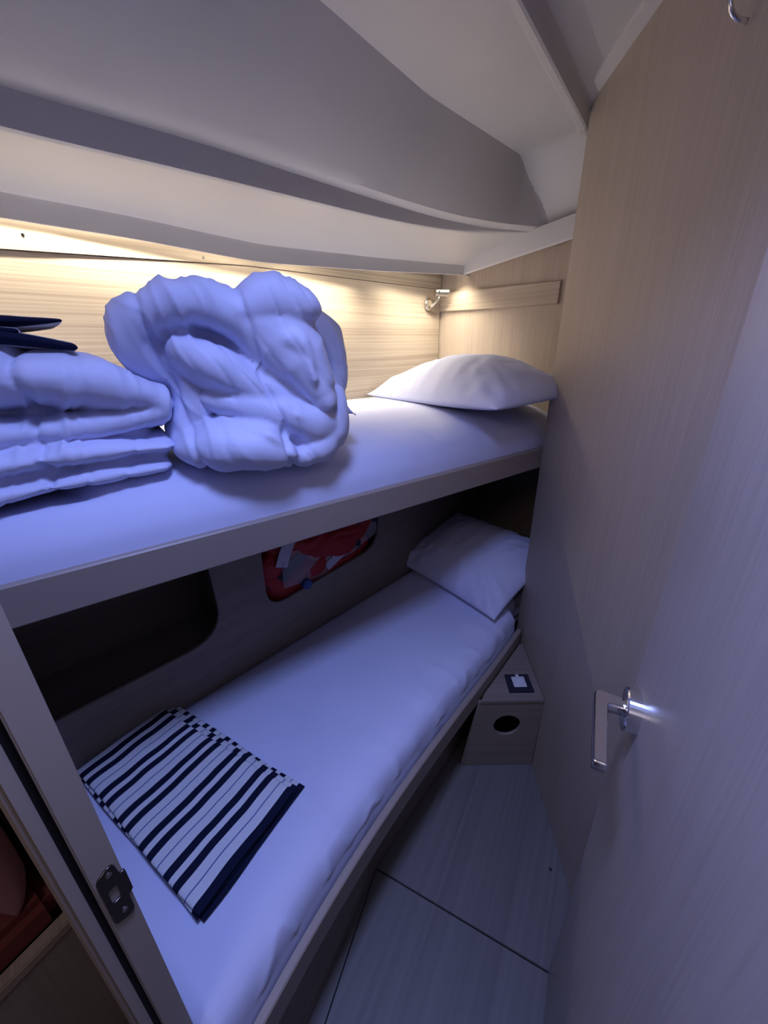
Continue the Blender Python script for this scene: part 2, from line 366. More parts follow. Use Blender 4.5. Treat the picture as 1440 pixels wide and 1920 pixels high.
# trims
def strip(name, path, hw, z0, z1, m): pass
A = P + pdir * .002 - pn * .034; B = P - pdir * 1.6 - pn * .034
bm = bmesh.new(); prism_bm(bm, [A, P + pdir * .002 + pn * .002, P - pdir * 1.6 + pn * .002, B], 2.162, 2.176, .002)
tr = link('trim_1', bm_mesh(bm), MW['trim']); tag(tr, kind='structure')
# flange of the headliner along the head wall
bm = bmesh.new(); rws = []
for s in [.148, .2, .3, .4, .5, .6, .7, .8]:
    z0 = 1.832 + (s - .148) * .105
    zt_ = interp([(.148, 1.885), (.3, 1.917), (.46, 1.938), (.6, 1.953), (.8, 1.972)], s)
    rws.append([L(-.046, s, zt_), L(-.045, s, z0 + .040), L(-.042, s, z0 + .006), L(-.039, s, z0), L(-.034, s, z0 + .002), L(-.003, s, z0 + .03), L(-.003, s, zt_ + .01)])
tr = link('trim_2', loft_solid(rws), MW['trim']); tag(tr, kind='structure')
# bright LED diffuser inside the valance channel
rws = []
for t in [-2.0 + .065 * i for i in range(31)]:
    a, z = vs(t), vz(t); rws.append([L(t, a - .019, z + .018), L(t, a - .004, z + .018), L(t, a - .004, z + .0215), L(t, a - .019, z + .0215)])
led = link('led_strip', loft_solid(rws), MW['led'], origin=L(-1, .03, 1.80)); tag(led, 'warm white light strip tucked under the valance above the upper berth', 'light')

# ---------------- doorway: bulkhead, jamb, open door ----------------
J = Vector((-.32, .27)); bd = Vector((-.869, .495)); dd = Vector((.495, .869)).normalized()  # bd: along the bulkhead to the hull, dd: into the cabin
HG = Vector((.155, 0.0))
wf = empty('wall_front', (J.x, J.y, 0), kind='structure')
def prismw(name, pts, z0, z1, m, parent, bev=0):
    bm = bmesh.new(); prism_bm(bm, [Vector(p) for p in pts], z0, z1, bev); return link(name, bm_mesh(bm), m, parent)
MW['jamb'] = mat('greige_jamb', (.46, .39, .33), .4, bump=(300, .06, .0003))
prismw('bulkhead_panel', [J + bd * .05 - dd * .004, J + bd * 1.35 - dd * .004, J + bd * 1.35 - dd * .026, J + bd * .05 - dd * .026], 0, 2.17, MW['part'], wf)
prismw('door_post', [J, J + bd * .055, J + bd * .055 - dd * .0295, J - dd * .0295], 0, 2.17, MW['jamb'], wf, .0015)
prismw('gasket', [J + bd * .008 - dd * .029, J + bd * .05 - dd * .029, J + bd * .05 - dd * .037, J + bd * .008 - dd * .037], 0, 2.17, MW['gasket'], wf)
prismw('casing', [J + bd * .001 - dd * .0365, J + bd * .06 - dd * .0365, J + bd * .06 - dd * .052, J + bd * .001 - dd * .052], 0, 2.17, MW['jamb'], wf, .004)
H2 = HG - bd * .004
prismw('door_post', [H2, H2 - bd * .05, H2 - bd * .05 - dd * .03, H2 - dd * .03], 0, 2.17, MW['jamb'], wf, .0015)
prismw('bulkhead_panel', [H2 - bd * .05, H2 - bd * .9, H2 - bd * .9 - dd * .025, H2 - bd * .05 - dd * .025], 0, 2.17, MW['part'], wf)
prismw('lintel', [J, HG, HG - dd * .03, J - dd * .03], 1.99, 2.17, MW['jamb'], wf, .0015)
# strike plate on the reveal of the post
sp = empty('strike_plate', (J.x - dd.x * .012, J.y - dd.y * .012, .915), None)
sp.parent = wf; sp.location = Vector((J.x - dd.x * .012, J.y - dd.y * .012, .915)) - Vector((J.x, J.y, 0))
fr = frame((J.x - bd.x * .0012, J.y - bd.y * .0012, .913), (dd.x, dd.y, 0), UP)
bpy.data.objects.remove(sp)
pl = fillet([(-.0255, -.046), (-.004, -.056), (-.004, -.02), (.0015, -.018), (.0015, .022), (-.004, .022), (-.006, .050), (-.0255, .040)], [.006, .012, .002, .002, .002, .002, .012, .006], 5)
hl = fillet([(-.020, -.012), (-.010, -.012), (-.010, .012), (-.020, .012)], .003, 4)
MW['strike'] = mat('bronze_strike', (.16, .145, .135), .3, 1)
strike = link('strike_plate', plate(pl, [hl], .0024, fr), MW['strike'], wf); tag(strike, 'dark metal strike plate')
bm = bmesh.new()
for zz in (.045, -.045):
    q = J - dd * .013 - bd * .0024; tube_bm(bm, [(q.x, q.y, .913 + zz * .8), (q.x - bd.x * .001, q.y - bd.y * .001, .913 + zz * .8)], .0032, 12)
link('screw', bm_mesh(bm), MW['satin'], wf)

# open door leaf
Lp = Vector((.413, .484)); ld_ = (Lp - HG).normalized(); ln = Vector((-ld_.y, ld_.x))  # ln: face towards the berths
door = empty('door_1', (HG.x, HG.y, 0), kind='structure')
bm = bmesh.new(); prism_bm(bm, [HG, Lp, Lp - ln * .028, HG - ln * .028], .008, 1.985, .002)
link('leaf', bm_mesh(bm), MW['leafm'], door)
rc = Lp - ld_ * .062; zh = .992
v3 = lambda p, z: Vector((p.x, p.y, z))
hd = v3(rc, zh)
bm = bmesh.new(); N3 = Vector((ln.x, ln.y, 0)); D3 = Vector((ld_.x, ld_.y, 0))
tube_bm(bm, [hd, hd + N3 * .0165, hd + N3 * .0185, hd + N3 * .019], [.0335, .0335, .032, .029], 48)
rose = link('rose', bm_mesh(bm), MW['chrome'], door, shade=False)
bm = bmesh.new(); tube_bm(bm, [hd + N3 * .019, hd + N3 * .032], .0105, 24)
neck = link('handle_neck', bm_mesh(bm), MW['chrome'], door)
# lever: flat bar, an L seen from above: out from the door then back along the leaf
lp = fillet([(-.010, .020), (.010, .020), (.012, .060), (-.122, .060), (-.122, .043), (-.012, .041)], [.001, .001, .012, .003, .003, .006], 6)
lev = plate([(p[0], p[1]) for p in lp], [], .020, frame(hd, D3, N3))
bmv = bmesh.new(); bmv.from_mesh(lev); bmesh.ops.bevel(bmv, geom=[e for e in bmv.edges if e.is_manifold and e.calc_face_angle(0) > .5], offset=.0016, segments=2, affect='EDGES'); bmv.to_mesh(lev); bmv.free()
lever = link('lever', lev, MW['chrome'], door)

# coat hook high on the partition
hk = v3(P - pdir * .64, 1.990); PN = Vector((-pn.x, -pn.y, 0)); PD = Vector((pdir.x, pdir.y, 0))
hook = empty('coat_hook', hk, 'small curved chrome hook at the top of the oak partition beside the ceiling', 'hook')
bm = bmesh.new(); tube_bm(bm, [hk + UP * .02 + PN * .0, hk + UP * .02 + PN * .006], .014, 24); link('base', bm_mesh(bm), MW['chrome'], hook)
bm = bmesh.new(); tube_bm(bm, [hk + UP * (.02 - .030 * (1 - cos(a)) * .9) + PN * (.006 + .0) + PN * (.028 * sin(a) * 1.1) for a in [k * pi / 12 for k in range(0, 13)]] , .0035, 12)
link('hook_arm', bm_mesh(bm), MW['chrome'], hook, shade=True)

# ---------------- corridor shell and bench seen past the jamb ----------------
prismw('wall_corridor', [(-1.62, -1.7), (1.4, -1.7), (1.4, -1.74), (-1.62, -1.74)], 0, 2.2, MW['part'], None)['kind'] = 'structure'
prismw('wall_outer', [(-1.60, -1.7), (-1.64, -1.7), (-1.64, 1.2), (-1.60, 1.2)], 0, 2.2, MW['part'], None)['kind'] = 'structure'

# ---------------- berths ----------------
def sb_u(t): return .69 + .0958 * (t + .217)
SL = [(-2.0, 1.12), (-1.75, 1.015), (-1.593, .953), (-1.462, .904), (-1.257, .877), (-1.139, .866), (-.876, .817), (-.633, .785), (-.327, .751), (.02, .71)]
def sb_l(t):
    v = ((-0.0844 * t + -0.1840) * t + -0.2490) * t + 0.6845
    return v if t < -.30 else (min(v, .69 - .915 * (t + .216) - .008) if t < -.216 else .682)
def board(name, sf, t0, t1, z0, z1, th, m, parent, lip=.003, skew=0):
    rows = []; n = 28
    for i in range(n + 1):
        t = t0 + (t1 - t0) * i / n; s = sf(t)
        rows.append([L(t, s - th, z0), L(t, s - lip, z0), L(t, s, z0 + lip), L(t, s, z1 - lip), L(t, s - lip, z1), L(t, s - th, z1)])
    return link(name, loft_solid(rows), m, parent)
upper = empty('upper_berth', L(-1, .35, 1.10), 'fixed upper bunk with a greige front board, under the duvets', 'bunk')
board('front_board', sb_u, -1.875, -.005, 1.100, 1.176, .020, MW['board'], upper)
rows = []
for i in range(20):
    t = -1.87 + 1.865 * i / 19; rows.append([L(t, .003, 1.122), L(t, sb_u(t) - .021, 1.122), L(t, sb_u(t) - .021, 1.138), L(t, .003, 1.138)])
link('base_panel', loft_solid(rows), MW['lowpanel'], upper)
lower = empty('lower_berth', L(-1, .4, 0), 'fixed lower bunk with a curved greige front board, by the floor', 'bunk')
board('front_board', sb_l, -1.70, -.285, .325, .400, .018, MW['board'], lower)
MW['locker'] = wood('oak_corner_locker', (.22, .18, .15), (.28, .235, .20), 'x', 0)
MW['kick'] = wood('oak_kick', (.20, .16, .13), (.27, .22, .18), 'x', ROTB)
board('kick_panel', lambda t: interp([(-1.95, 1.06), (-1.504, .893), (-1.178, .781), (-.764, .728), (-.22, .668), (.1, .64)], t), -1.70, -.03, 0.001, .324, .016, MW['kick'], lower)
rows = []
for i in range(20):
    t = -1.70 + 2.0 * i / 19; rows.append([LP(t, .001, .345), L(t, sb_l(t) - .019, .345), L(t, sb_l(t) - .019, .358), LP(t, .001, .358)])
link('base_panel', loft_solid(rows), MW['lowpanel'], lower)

def ridged(p, f): return 1 - 2 * abs(noise.noise(p * f))
def mattress(name, sf, t0, t1, zb, prof, nt_, wr, label, seed, back0=lambda t: .006, dips=()):
    """prof: list of (ds from front, z)"""
    rows = []
    for i in range(nt_ + 1):
        u = i / nt_; t = t0 + (t1 - t0) * u; sfr = sf(t); r = []
        e = min(1.0, min(u, 1 - u) * (t1 - t0) / .05); drop = .03 * (1 - math.sqrt(max(0, 1 - (1 - e) ** 2)))
        back = back0(t)
        tops = [(back, prof[0][1] - .012), (back + .02, prof[0][1])]
        n = 26
        s_end = sfr + prof[1][0]
        for k in range(1, n): tops.append((back + .02 + (s_end - back - .02) * k / n, prof[0][1] + (prof[1][1] - prof[0][1]) * (k / n) ** 2))
        # dense front profile
        for (a, za), (b_, zb_) in zip(prof[1:], prof[2:]):
            for k in range(5): tops.append((sfr + a + (b_ - a) * k / 5, za + (zb_ - za) * k / 5))
        tops.append((sfr + prof[-1][0], prof[-1][1]))
        zmid = prof[0][1]
        for _ in range(6):
            tops = [tops[0]] + [((a_[0] + 2 * b_[0] + c_[0]) / 4, (a_[1] + 2 * b_[1] + c_[1]) / 4) for a_, b_, c_ in zip(tops, tops[1:], tops[2:])] + [tops[-1]]
        for (s, z) in tops:
            p = Vector((t * 1.0, s, z + seed))
            depth = max(0, min(1, (s - (sfr - .22)) / .2))
            wv = wr * depth * (ridged(Vector((t * 9, s * 2.2 + t * 3, z * 6 + seed)), 1.0)) ** 3 * .7
            wv += .0012 * noise.noise(p * 9) + .0016 * noise.noise(Vector((t * 3, s * 20, seed)))
            if z < zmid - .07: wv = min(wv, .0015)
            zz = max(zb, z - drop + wv * .6); ss = s + wv * depth * (.5 if z < zmid - .02 else 0)
            for (ta, tb, sa, sb2, dz) in dips:
                m_ = lambda x, lo, hi, w: max(0, min(1, (x - lo) / w)) * max(0, min(1, (hi - x) / w))
                zz -= max(0, zz - dz) * m_(t, ta, tb, .03) * m_(s, sa, sb2, .03)
            sk = -.312 * (.92 - min(ss, .92)) * (1 - u)
            r.append(L(t + sk, min(ss, sfr + prof[-1][0] + .004), zz))
        sk = -.312 * (1 - u); r.append(L(t + sk * (.92 - min(.92, sfr)), sfr + prof[-1][0], zb)); r.append(L(t + sk * (.92 - back), back, zb))
        rows.append(r)
    me = loft_solid(rows)
    o = link(name, me, MW['cotton'], origin=L((t0 + t1) / 2, .35, zb), shade=True)
    tag(o, label, 'mattress'); return o
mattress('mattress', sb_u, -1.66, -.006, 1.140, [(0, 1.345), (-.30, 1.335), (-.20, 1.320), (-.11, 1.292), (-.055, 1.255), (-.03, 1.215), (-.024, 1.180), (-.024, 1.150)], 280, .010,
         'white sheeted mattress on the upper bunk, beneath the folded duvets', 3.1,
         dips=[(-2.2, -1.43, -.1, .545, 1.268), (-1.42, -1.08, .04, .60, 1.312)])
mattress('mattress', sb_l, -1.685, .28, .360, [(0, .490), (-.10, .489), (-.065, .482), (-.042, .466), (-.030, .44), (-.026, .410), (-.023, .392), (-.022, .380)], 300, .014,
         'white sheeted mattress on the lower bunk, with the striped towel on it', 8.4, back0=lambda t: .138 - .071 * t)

# ---------------- soft things ----------------
def pad(a, b, ht, hb, mtx, n=70, p=2.4, q=.5, conc=.07, wr=.004, seed=0, corner=0, wf=1.0, edge=.0):
    """puffy four-cornered cushion; local x in +-a, y in +-b"""
    bm = bmesh.new(); top = []; bot = []
    for i in range(n + 1):
        rt, rb = [], []
        for j in range(n + 1):
            u = sin(pi / 2 * (2 * i / n - 1)) ; v = sin(pi / 2 * (2 * j / n - 1))
            x = a * u * (1 - conc * (1 - v * v)); y = b * v * (1 - conc * (1 - u * u))
            h = ((1 - abs(u) ** p) * (1 - abs(v) ** p)); h = max(h, 0) ** q
            pp = Vector((x * 5 * wf, y * 5 * wf, seed))
            ang = math.atan2(abs(v), abs(u) + 1e-6); cr = (abs(u) * abs(v)) ** 1.5
            w_ = wr * (ridged(Vector((x * 6 * wf + y * 3, y * 14 * wf, seed)), 1) ** 2 - .3) * (1 - h * .35)
            w_ += wr * corner * cr * sin(ang * 26 + seed)
            w_ += wr * 1.2 * noise.noise(pp * .8)
            k = min(1, h * 3)
            rt.append(bm.verts.new((x, y, ht * h + w_ * k)))
            if i in (0, n) or j in (0, n): rb.append(rt[-1])
            else: rb.append(bm.verts.new((x, y, -hb * min(1, h * 1.6) ** .6)))
        top.append(rt); bot.append(rb)
    for i in range(n):
        for j in range(n):
            bm.faces.new((top[i][j], top[i + 1][j], top[i + 1][j + 1], top[i][j + 1]))
            q4 = [bot[i][j], bot[i][j + 1], bot[i + 1][j + 1], bot[i + 1][j]]
            try: bm.faces.new(q4)
            except ValueError: pass
    bmesh.ops.transform(bm, matrix=mtx, verts=bm.verts)
    return bm_mesh(bm)
def place(loc, rotz, rx=0, ry=0): return Matrix.Translation(loc) @ Matrix.Rotation(rotz, 4, 'Z') @ Matrix.Rotation(ry, 4, 'Y') @ Matrix.Rotation(rx, 4, 'X')
# upper pillow: x along the berth (t), y across (s)
c = L(-.300, .390, 1.368)
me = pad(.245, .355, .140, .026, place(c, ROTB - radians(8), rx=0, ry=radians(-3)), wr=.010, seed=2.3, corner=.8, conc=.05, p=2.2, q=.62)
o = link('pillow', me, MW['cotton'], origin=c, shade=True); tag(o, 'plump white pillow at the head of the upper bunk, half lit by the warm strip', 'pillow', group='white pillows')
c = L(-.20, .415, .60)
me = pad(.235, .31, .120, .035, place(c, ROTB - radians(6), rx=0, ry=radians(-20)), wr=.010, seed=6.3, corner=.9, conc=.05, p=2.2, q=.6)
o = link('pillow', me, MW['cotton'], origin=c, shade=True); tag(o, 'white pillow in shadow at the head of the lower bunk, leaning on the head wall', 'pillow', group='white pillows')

def ribbon(bm, pts, hts, D, hd_, nseg=28, sub=5, seed=0., chan=.21, pinch=.10):
    """thick quilt strip: centre line pts, half thickness, depth direction D with half width hd_"""
    pts = [Vector(p) for p in pts]; D = Vector(D).normalized(); P_, H_ = [], []
    N = len(pts)
    for i in range(N - 1):
        p0, p1, p2, p3 = pts[max(i - 1, 0)], pts[i], pts[i + 1], pts[min(i + 2, N - 1)]
        for k in range(sub):
            u = k / sub
            P_.append(.5 * ((2 * p1) + (p2 - p0) * u + (2 * p0 - 5 * p1 + 4 * p2 - p3) * u * u + (3 * p1 - p0 - 3 * p2 + p3) * u ** 3)); H_.append(hts[i] + (hts[i + 1] - hts[i]) * u)
    P_.append(pts[-1]); H_.append(hts[-1])
    # extend with rounded caps
    d0 = (P_[0] - P_[1]).normalized(); d1 = (P_[-1] - P_[-2]).normalized()
    pre = [(P_[0] + d0 * H_[0] * sin(a), H_[0] * cos(a)) for a in (1.5, 1.2, .9, .6, .3)]; post = [(P_[-1] + d1 * H_[-1] * sin(a), H_[-1] * cos(a)) for a in (.3, .6, .9, 1.2, 1.5)]
    seq = pre + list(zip(P_, H_)) + post
    acc = 0; rings = []
    for i, (p, h) in enumerate(seq):
        if i: acc += (p - seq[i - 1][0]).length
        tdir = (seq[min(i + 1, len(seq) - 1)][0] - seq[max(i - 1, 0)][0]).normalized(); nrm = tdir.cross(D).normalized()
        ph = (acc + seed) % (chan * 2) - chan; hh = h * (1 - pinch * math.exp(-(ph / .012) ** 2)); w_ = hd_ * (1 - .25 * (1 - min(1, h / (max(H_)))))
        ring = []
        for k in range(nseg):
            a = 2 * pi * k / nseg; ca, sa = cos(a), sin(a)
            x = w_ * math.copysign(abs(ca) ** .55, ca); y = hh * math.copysign(abs(sa) ** .9, sa)
            ring.append(bm.verts.new(p + D * x + nrm * y))
        rings.append(ring)
    for r0, r1 in zip(rings, rings[1:]):
        for k in range(nseg): bm.faces.new((r0[k], r0[(k + 1) % nseg], r1[(k + 1) % nseg], r1[k]))
    bm.faces.new(rings[0][::-1]); bm.faces.new(rings[-1])
def remeshed(bm, voxel, smooth_it, disp, seed, A1, A2, seams=()):
    me = bm_mesh(bm, 'tmp'); ob = bpy.data.objects.new('tmp', me); COL.objects.link(ob)
    md = ob.modifiers.new('r', 'REMESH'); md.mode = 'VOXEL'; md.voxel_size = voxel; md.use_smooth_shade = True
    ms = ob.modifiers.new('s', 'SMOOTH'); ms.factor = .5; ms.iterations = smooth_it
    bpy.context.view_layer.update()
    out = bpy.data.meshes.new_from_object(ob.evaluated_get(bpy.context.evaluated_depsgraph_get()))
    bpy.data.objects.remove(ob); bpy.data.meshes.remove(me)
    A1 = Vector(A1).normalized(); A2 = Vector(A2).normalized()
    nr = [v.normal.copy() for v in out.vertices]
    for v, n_ in zip(out.vertices, nr):
        p = v.co; wp = p + Vector((noise.noise(p * 7 + Vector((seed, 0, 0))), noise.noise(p * 7 + Vector((0, seed, 5))), noise.noise(p * 7 + Vector((9, 0, seed))))) * .035
        q1 = Vector((wp.dot(A1) * 3.2, wp.dot(A2) * 19, seed)); q2 = Vector((wp.dot(A1) * 6, wp.dot(A2) * 38, seed + 4))
        m1 = max(0, min(1, .35 + 2.2 * noise.noise(p * 6 + Vector((seed, seed, 0)))))
        d = disp * (.8 * noise.noise(wp * 9 + Vector((seed, 0, 0))) + m1 * (1.1 * max(0, ridged(q1, 1)) ** 2 + .7 * max(0, ridged(q2, 1)) ** 2) - .6 * (1 - m1) * max(0, ridged(q1 * 1.3 + Vector((7, 3, 1)), 1)) ** 4 - .2)
        for (c_, nv_, sp) in seams:
            x_ = (p - c_).dot(nv_) + .012 * noise.noise(p * 9); x_ = (x_ + sp / 2) % sp - sp / 2
            d -= .0075 * math.exp(-(x_ / .0065) ** 2); d -= .0022 * math.exp(-(x_ / .03) ** 2) * (1 + ridged(q1 * 1.3, 1))
        v.co = p + n_ * d
    return out
#BUNDLE
V = Vector((sin(radians(-22)), cos(radians(-22)), 0)); EX = Vector((cos(radians(22)), sin(radians(22)), 0))
bm = bmesh.new()
ribbon(bm, [(-0.479, 0.913, 1.486), (-0.493, 0.875, 1.533), (-0.471, 0.862, 1.573), (-0.426, 0.870, 1.592), (-0.378, 0.889, 1.598), (-0.336, 0.906, 1.589), (-0.296, 0.923, 1.574), (-0.254, 0.940, 1.544), (-0.205, 0.948, 1.502), (-0.168, 0.953, 1.427)], [.045, .050, .050, .046, .044, .050, .064, .084, .076, .032], V, .16, seed=.02)
ribbon(bm, [(-0.287, 0.915, 1.589), (-0.247, 0.932, 1.601), (-0.204, 0.949, 1.596)], [.048, .056, .052], V, .15, seed=.05)
ribbon(bm, [(-0.230, 0.928, 1.537), (-0.202, 0.928, 1.526), (-0.182, 0.926, 1.470)], [.040, .036, .022], V, .15)
ribbon(bm, [(-0.476, 0.925, 1.535), (-0.426, 0.945, 1.540), (-0.362, 0.961, 1.529)], [.070, .085, .09], V, .13)
ribbon(bm, [(-0.216, 1.106, 1.569), (-0.167, 1.137, 1.544), (-0.145, 1.135, 1.476), (-0.155, 1.109, 1.401)], [.052, .044, .040, .04], V, .10, seed=.04)
ribbon(bm, [(-0.178, 1.143, 1.596), (-0.147, 1.166, 1.565), (-0.131, 1.162, 1.517)], [.022, .024, .018], V, .08)
ribbon(bm, [(-0.169, 0.952, 1.448), (-0.133, 0.977, 1.409), (-0.104, 1.000, 1.385), (-0.081, 1.009, 1.371)], [.045, .034, .018, .004], V, .06, seed=.03)
ribbon(bm, [(-0.405, 0.879, 1.515), (-0.367, 0.883, 1.491), (-0.319, 0.913, 1.459), (-0.272, 0.943, 1.429), (-0.222, 0.974, 1.389)], [.040, .050, .052, .048, .045], V, .15, seed=.06)
ribbon(bm, [(-0.376, 0.869, 1.470), (-0.320, 0.880, 1.454), (-0.269, 0.901, 1.448)], [.018, .026, .016], V, .12)
ribbon(bm, [(-0.374, 0.902, 1.426), (-0.325, 0.911, 1.415), (-0.250, 0.941, 1.392), (-0.190, 0.976, 1.362), (-0.162, 1.009, 1.348)], [.028, .040, .052, .056, .05], V, .16, seed=.01)
ribbon(bm, [(-0.286, 0.905, 1.425), (-0.220, 0.921, 1.391), (-0.174, 0.961, 1.358)], [.014, .024, .018], V, .13)
ribbon(bm, [(-0.418, 0.873, 1.338), (-0.369, 0.871, 1.341), (-0.313, 0.883, 1.335), (-0.267, 0.902, 1.321)], [.044, .054, .056, .046], V, .17, seed=.07)
ribbon(bm, [(-0.332, 0.876, 1.373), (-0.274, 0.877, 1.360), (-0.244, 0.889, 1.330)], [.020, .024, .020], V, .14)
ribbon(bm, [(-0.242, 0.944, 1.296), (-0.190, 0.976, 1.313), (-0.162, 1.009, 1.348), (-0.156, 1.033, 1.401)], [.034, .046, .050, .045], V, .16, seed=.0)
ribbon(bm, [(-0.430, 0.911, 1.468), (-0.420, 0.894, 1.412), (-0.443, 0.885, 1.361)], [.045, .048, .042], V, .13, seed=.02)
ribbon(bm, [(-0.414, 1.004, 1.470), (-0.305, 1.070, 1.440), (-0.228, 1.079, 1.383)], [.10, .11, .09], V, .13, seed=.02)
me = remeshed(bm, .0042, 5, .0062, 1.7, EX * .45 - UP * .85, EX * .85 + UP * .45, [(Vector((-0.304, 0.919, 1.590)), (EX * .97 + UP * .2).normalized(), .17)])
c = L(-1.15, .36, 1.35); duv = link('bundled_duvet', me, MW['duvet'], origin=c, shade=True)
tag(duv, 'white duvet loosely rolled into a tall heap in the middle of the upper bunk', 'duvet', group='white duvets on the upper bunk')
# folded duvet: U-shaped layers stacked, open to the left
bm = bmesh.new(); D = NA
def lay(ptz, h, s0, hd_, seed): ribbon(bm, [L(t, s0 + (t + 1.5) * .08, z) for t, z in ptz], h, D, hd_, seed=seed, chan=.07)
lay([(-1.86, 1.484), (-1.72, 1.486), (-1.60, 1.480), (-1.51, 1.464), (-1.440, 1.440), (-1.422, 1.416), (-1.47, 1.400), (-1.56, 1.394), (-1.70, 1.392), (-1.86, 1.392)], [.060, .062, .059, .052, .040, .036, .032, .030, .030, .030], .285, .240, .02)
lay([(-1.86, 1.345), (-1.72, 1.347), (-1.58, 1.352), (-1.432, 1.346)], [.028, .029, .027, .022], .280, .245, .0)
lay([(-1.86, 1.296), (-1.72, 1.300), (-1.58, 1.307), (-1.445, 1.307)], [.029, .029, .026, .022], .276, .248, .04)
me = remeshed(bm, .0045, 4, .0065, 5.2, NA * .5 + UP * .8, UA * .95 - UP * .3, [(L(-1.62, .5, 1.4), (UA * .9 + NA * .35).normalized(), .20)])
c = L(-1.65, .3, 1.32); fd = link('folded_duvet', me, MW['duvet'], origin=c, shade=True)
tag(fd, 'white duvet folded flat into thick layers at the left end of the upper bunk', 'duvet', group='white duvets on the upper bunk')

# towels
def stripe_attr(me, axis, origin, period, ph=0):
    at = me.attributes.new('stripe', 'FLOAT', 'POINT')
    for v in me.vertices: at.data[v.index].value = ((v.co + origin) .dot(axis)) / period + ph
def towel_layer(corners, z0, th, seed, n=64, sag=.0, wr=.0016):
    """corners A,B,C,D in plan; rounded slab with soft folds"""
    A, B, C, D_ = [Vector((c[0], c[1], 0)) for c in corners]; bm = bmesh.new(); top, bot = [], []
    uvs = {}
    for i in range(n + 1):
        rt, rb = [], []
        for j in range(n + 1):
            u = .5 + .5 * sin(pi / 2 * (2 * i / n - 1)); v = j / n; v = .5 + .5 * sin(pi / 2 * (2 * j / n - 1))
            q = (A * (1 - u) + B * u) * (1 - v) + (D_ * (1 - u) + C * u) * v
            q = q + Vector((noise.noise(Vector((u * 2, v * 2, seed))), noise.noise(Vector((u * 2, v * 2, seed + 9))), 0)) * .006
            U, V_ = 2 * u - 1, 2 * v - 1; e = (max(0, 1 - abs(U) ** 18) * max(0, 1 - abs(V_) ** 18)) ** .5
            w_ = wr * noise.noise(Vector((u * 5, v * 5, seed))) * 2
            zm = z0 + th / 2
            rt.append(bm.verts.new((q.x, q.y, zm + th / 2 * e + w_ * e))); uvs[rt[-1]] = (u, v)
            if i in (0, n) or j in (0, n): rb.append(rt[-1])
            else: rb.append(bm.verts.new((q.x, q.y, zm - th / 2 * e))); uvs[rb[-1]] = (u, v)
        top.append(rt); bot.append(rb)
    for i in range(n):
        for j in range(n):
            bm.faces.new((top[i][j], top[i + 1][j], top[i + 1][j + 1], top[i][j + 1]))
            bm.faces.new((bot[i][j], bot[i][j + 1], bot[i + 1][j + 1], bot[i + 1][j]))
    bm.verts.index_update(); vals = [uvs[v] for v in bm.verts]
    return bm, vals
def towel(name, layers, label, cat, group, extra=None):
    allbm = bmesh.new(); meshes = []; vals = []
    lay = allbm.verts.layers.float.new('stripe')
    for (cs, z0, th, seed, nper) in layers:
        b2, vl = towel_layer(cs, z0, th, seed)
        mp = {}
        for v, (u, vv_) in zip(b2.verts, vl):
            nv = allbm.verts.new(v.co); nv[lay] = (u - 1) * nper + .19; mp[v] = nv
        for f in b2.faces: allbm.faces.new([mp[v] for v in f.verts])
        b2.free()
    bmesh.ops.recalc_face_normals(allbm, faces=allbm.faces)
    if extra: bmesh.ops.transform(allbm, matrix=extra, verts=allbm.verts)
    me = bpy.data.meshes.new(name); allbm.to_mesh(me); allbm.free()
    c = Vector(layers[0][0][0]).to_3d(); c = Vector((sum(q[0] for q in layers[0][0]) / 4, sum(q[1] for q in layers[0][0]) / 4, layers[0][1]))
    if extra: c = extra @ c
    o = link(name, me, MW['towel'], origin=c, shade=True); tag(o, label, cat, group=group); return o
A, B, C, D_ = (-.688, .869), (-.226, .629), (-.364, .394), (-.807, .676)
def off(q, dx, dy): return (q[0] + dx, q[1] + dy)
towel('towel', [([off(A, .030, .030), off(B, .016, .016), off(C, .006, .0), off(D_, 0, 0)], .4905, .011, 1.0, 5.75),
                ([off(A, .018, .018), off(B, .004, .006), off(C, -.004, -.002), D_], .5010, .011, 2.0, 5.1),
                ([off(A, .002, .000), off(B, -.004, -.006), C, D_], .5115, .012, 3.0, 5.4)],
      'navy and white striped towel folded flat on the lower bunk by the doorway', 'towel', 'striped towels')

# second striped towel, crumpled fold on top of the folded duvet
def towel_fold(path, hts, D, hw, seed):
    bm = bmesh.new(); ribbon(bm, path, hts, D, hw, seed=seed, chan=5, pinch=0, nseg=32); return bm
bm = bmesh.new(); lay_ = bm.verts.layers.float.new('stripe')
def tw(path, hts, D, hw, ph, per):
    k0 = len(bm.verts); ribbon(bm, path, hts, D, hw, chan=5, pinch=0, nseg=40); bm.verts.ensure_lookup_table()
    for v in list(bm.verts)[k0:]: v[lay_] = ((v.co - W0).dot(NA) - ph) / per + .19
tw([L(-1.92, .375, 1.545), L(-1.75, .375, 1.543), L(-1.63, .375, 1.538), L(-1.535, .375, 1.524)], [.013, .014, .014, .009], NA, .115, .49, .13)
tw([L(-1.92, .365, 1.570), L(-1.78, .365, 1.566), L(-1.68, .365, 1.561), L(-1.60, .365, 1.560), L(-1.54, .365, 1.564)], [.012, .013, .013, .011, .005], NA, .11, .475, .12)
tw([L(-1.92, .37, 1.557), L(-1.78, .37, 1.555), L(-1.60, .37, 1.546)], [.010, .010, .008], NA, .108, .505, .20)
me = bm_mesh(bm); c = L(-1.75, .45, 1.56)
me.transform(Matrix.Translation((0, 0, 0)))
o = link('towel', me, MW['towel'], origin=c, shade=True); tag(o, 'navy and white towel folded on top of the folded duvet', 'towel', group='striped towels')

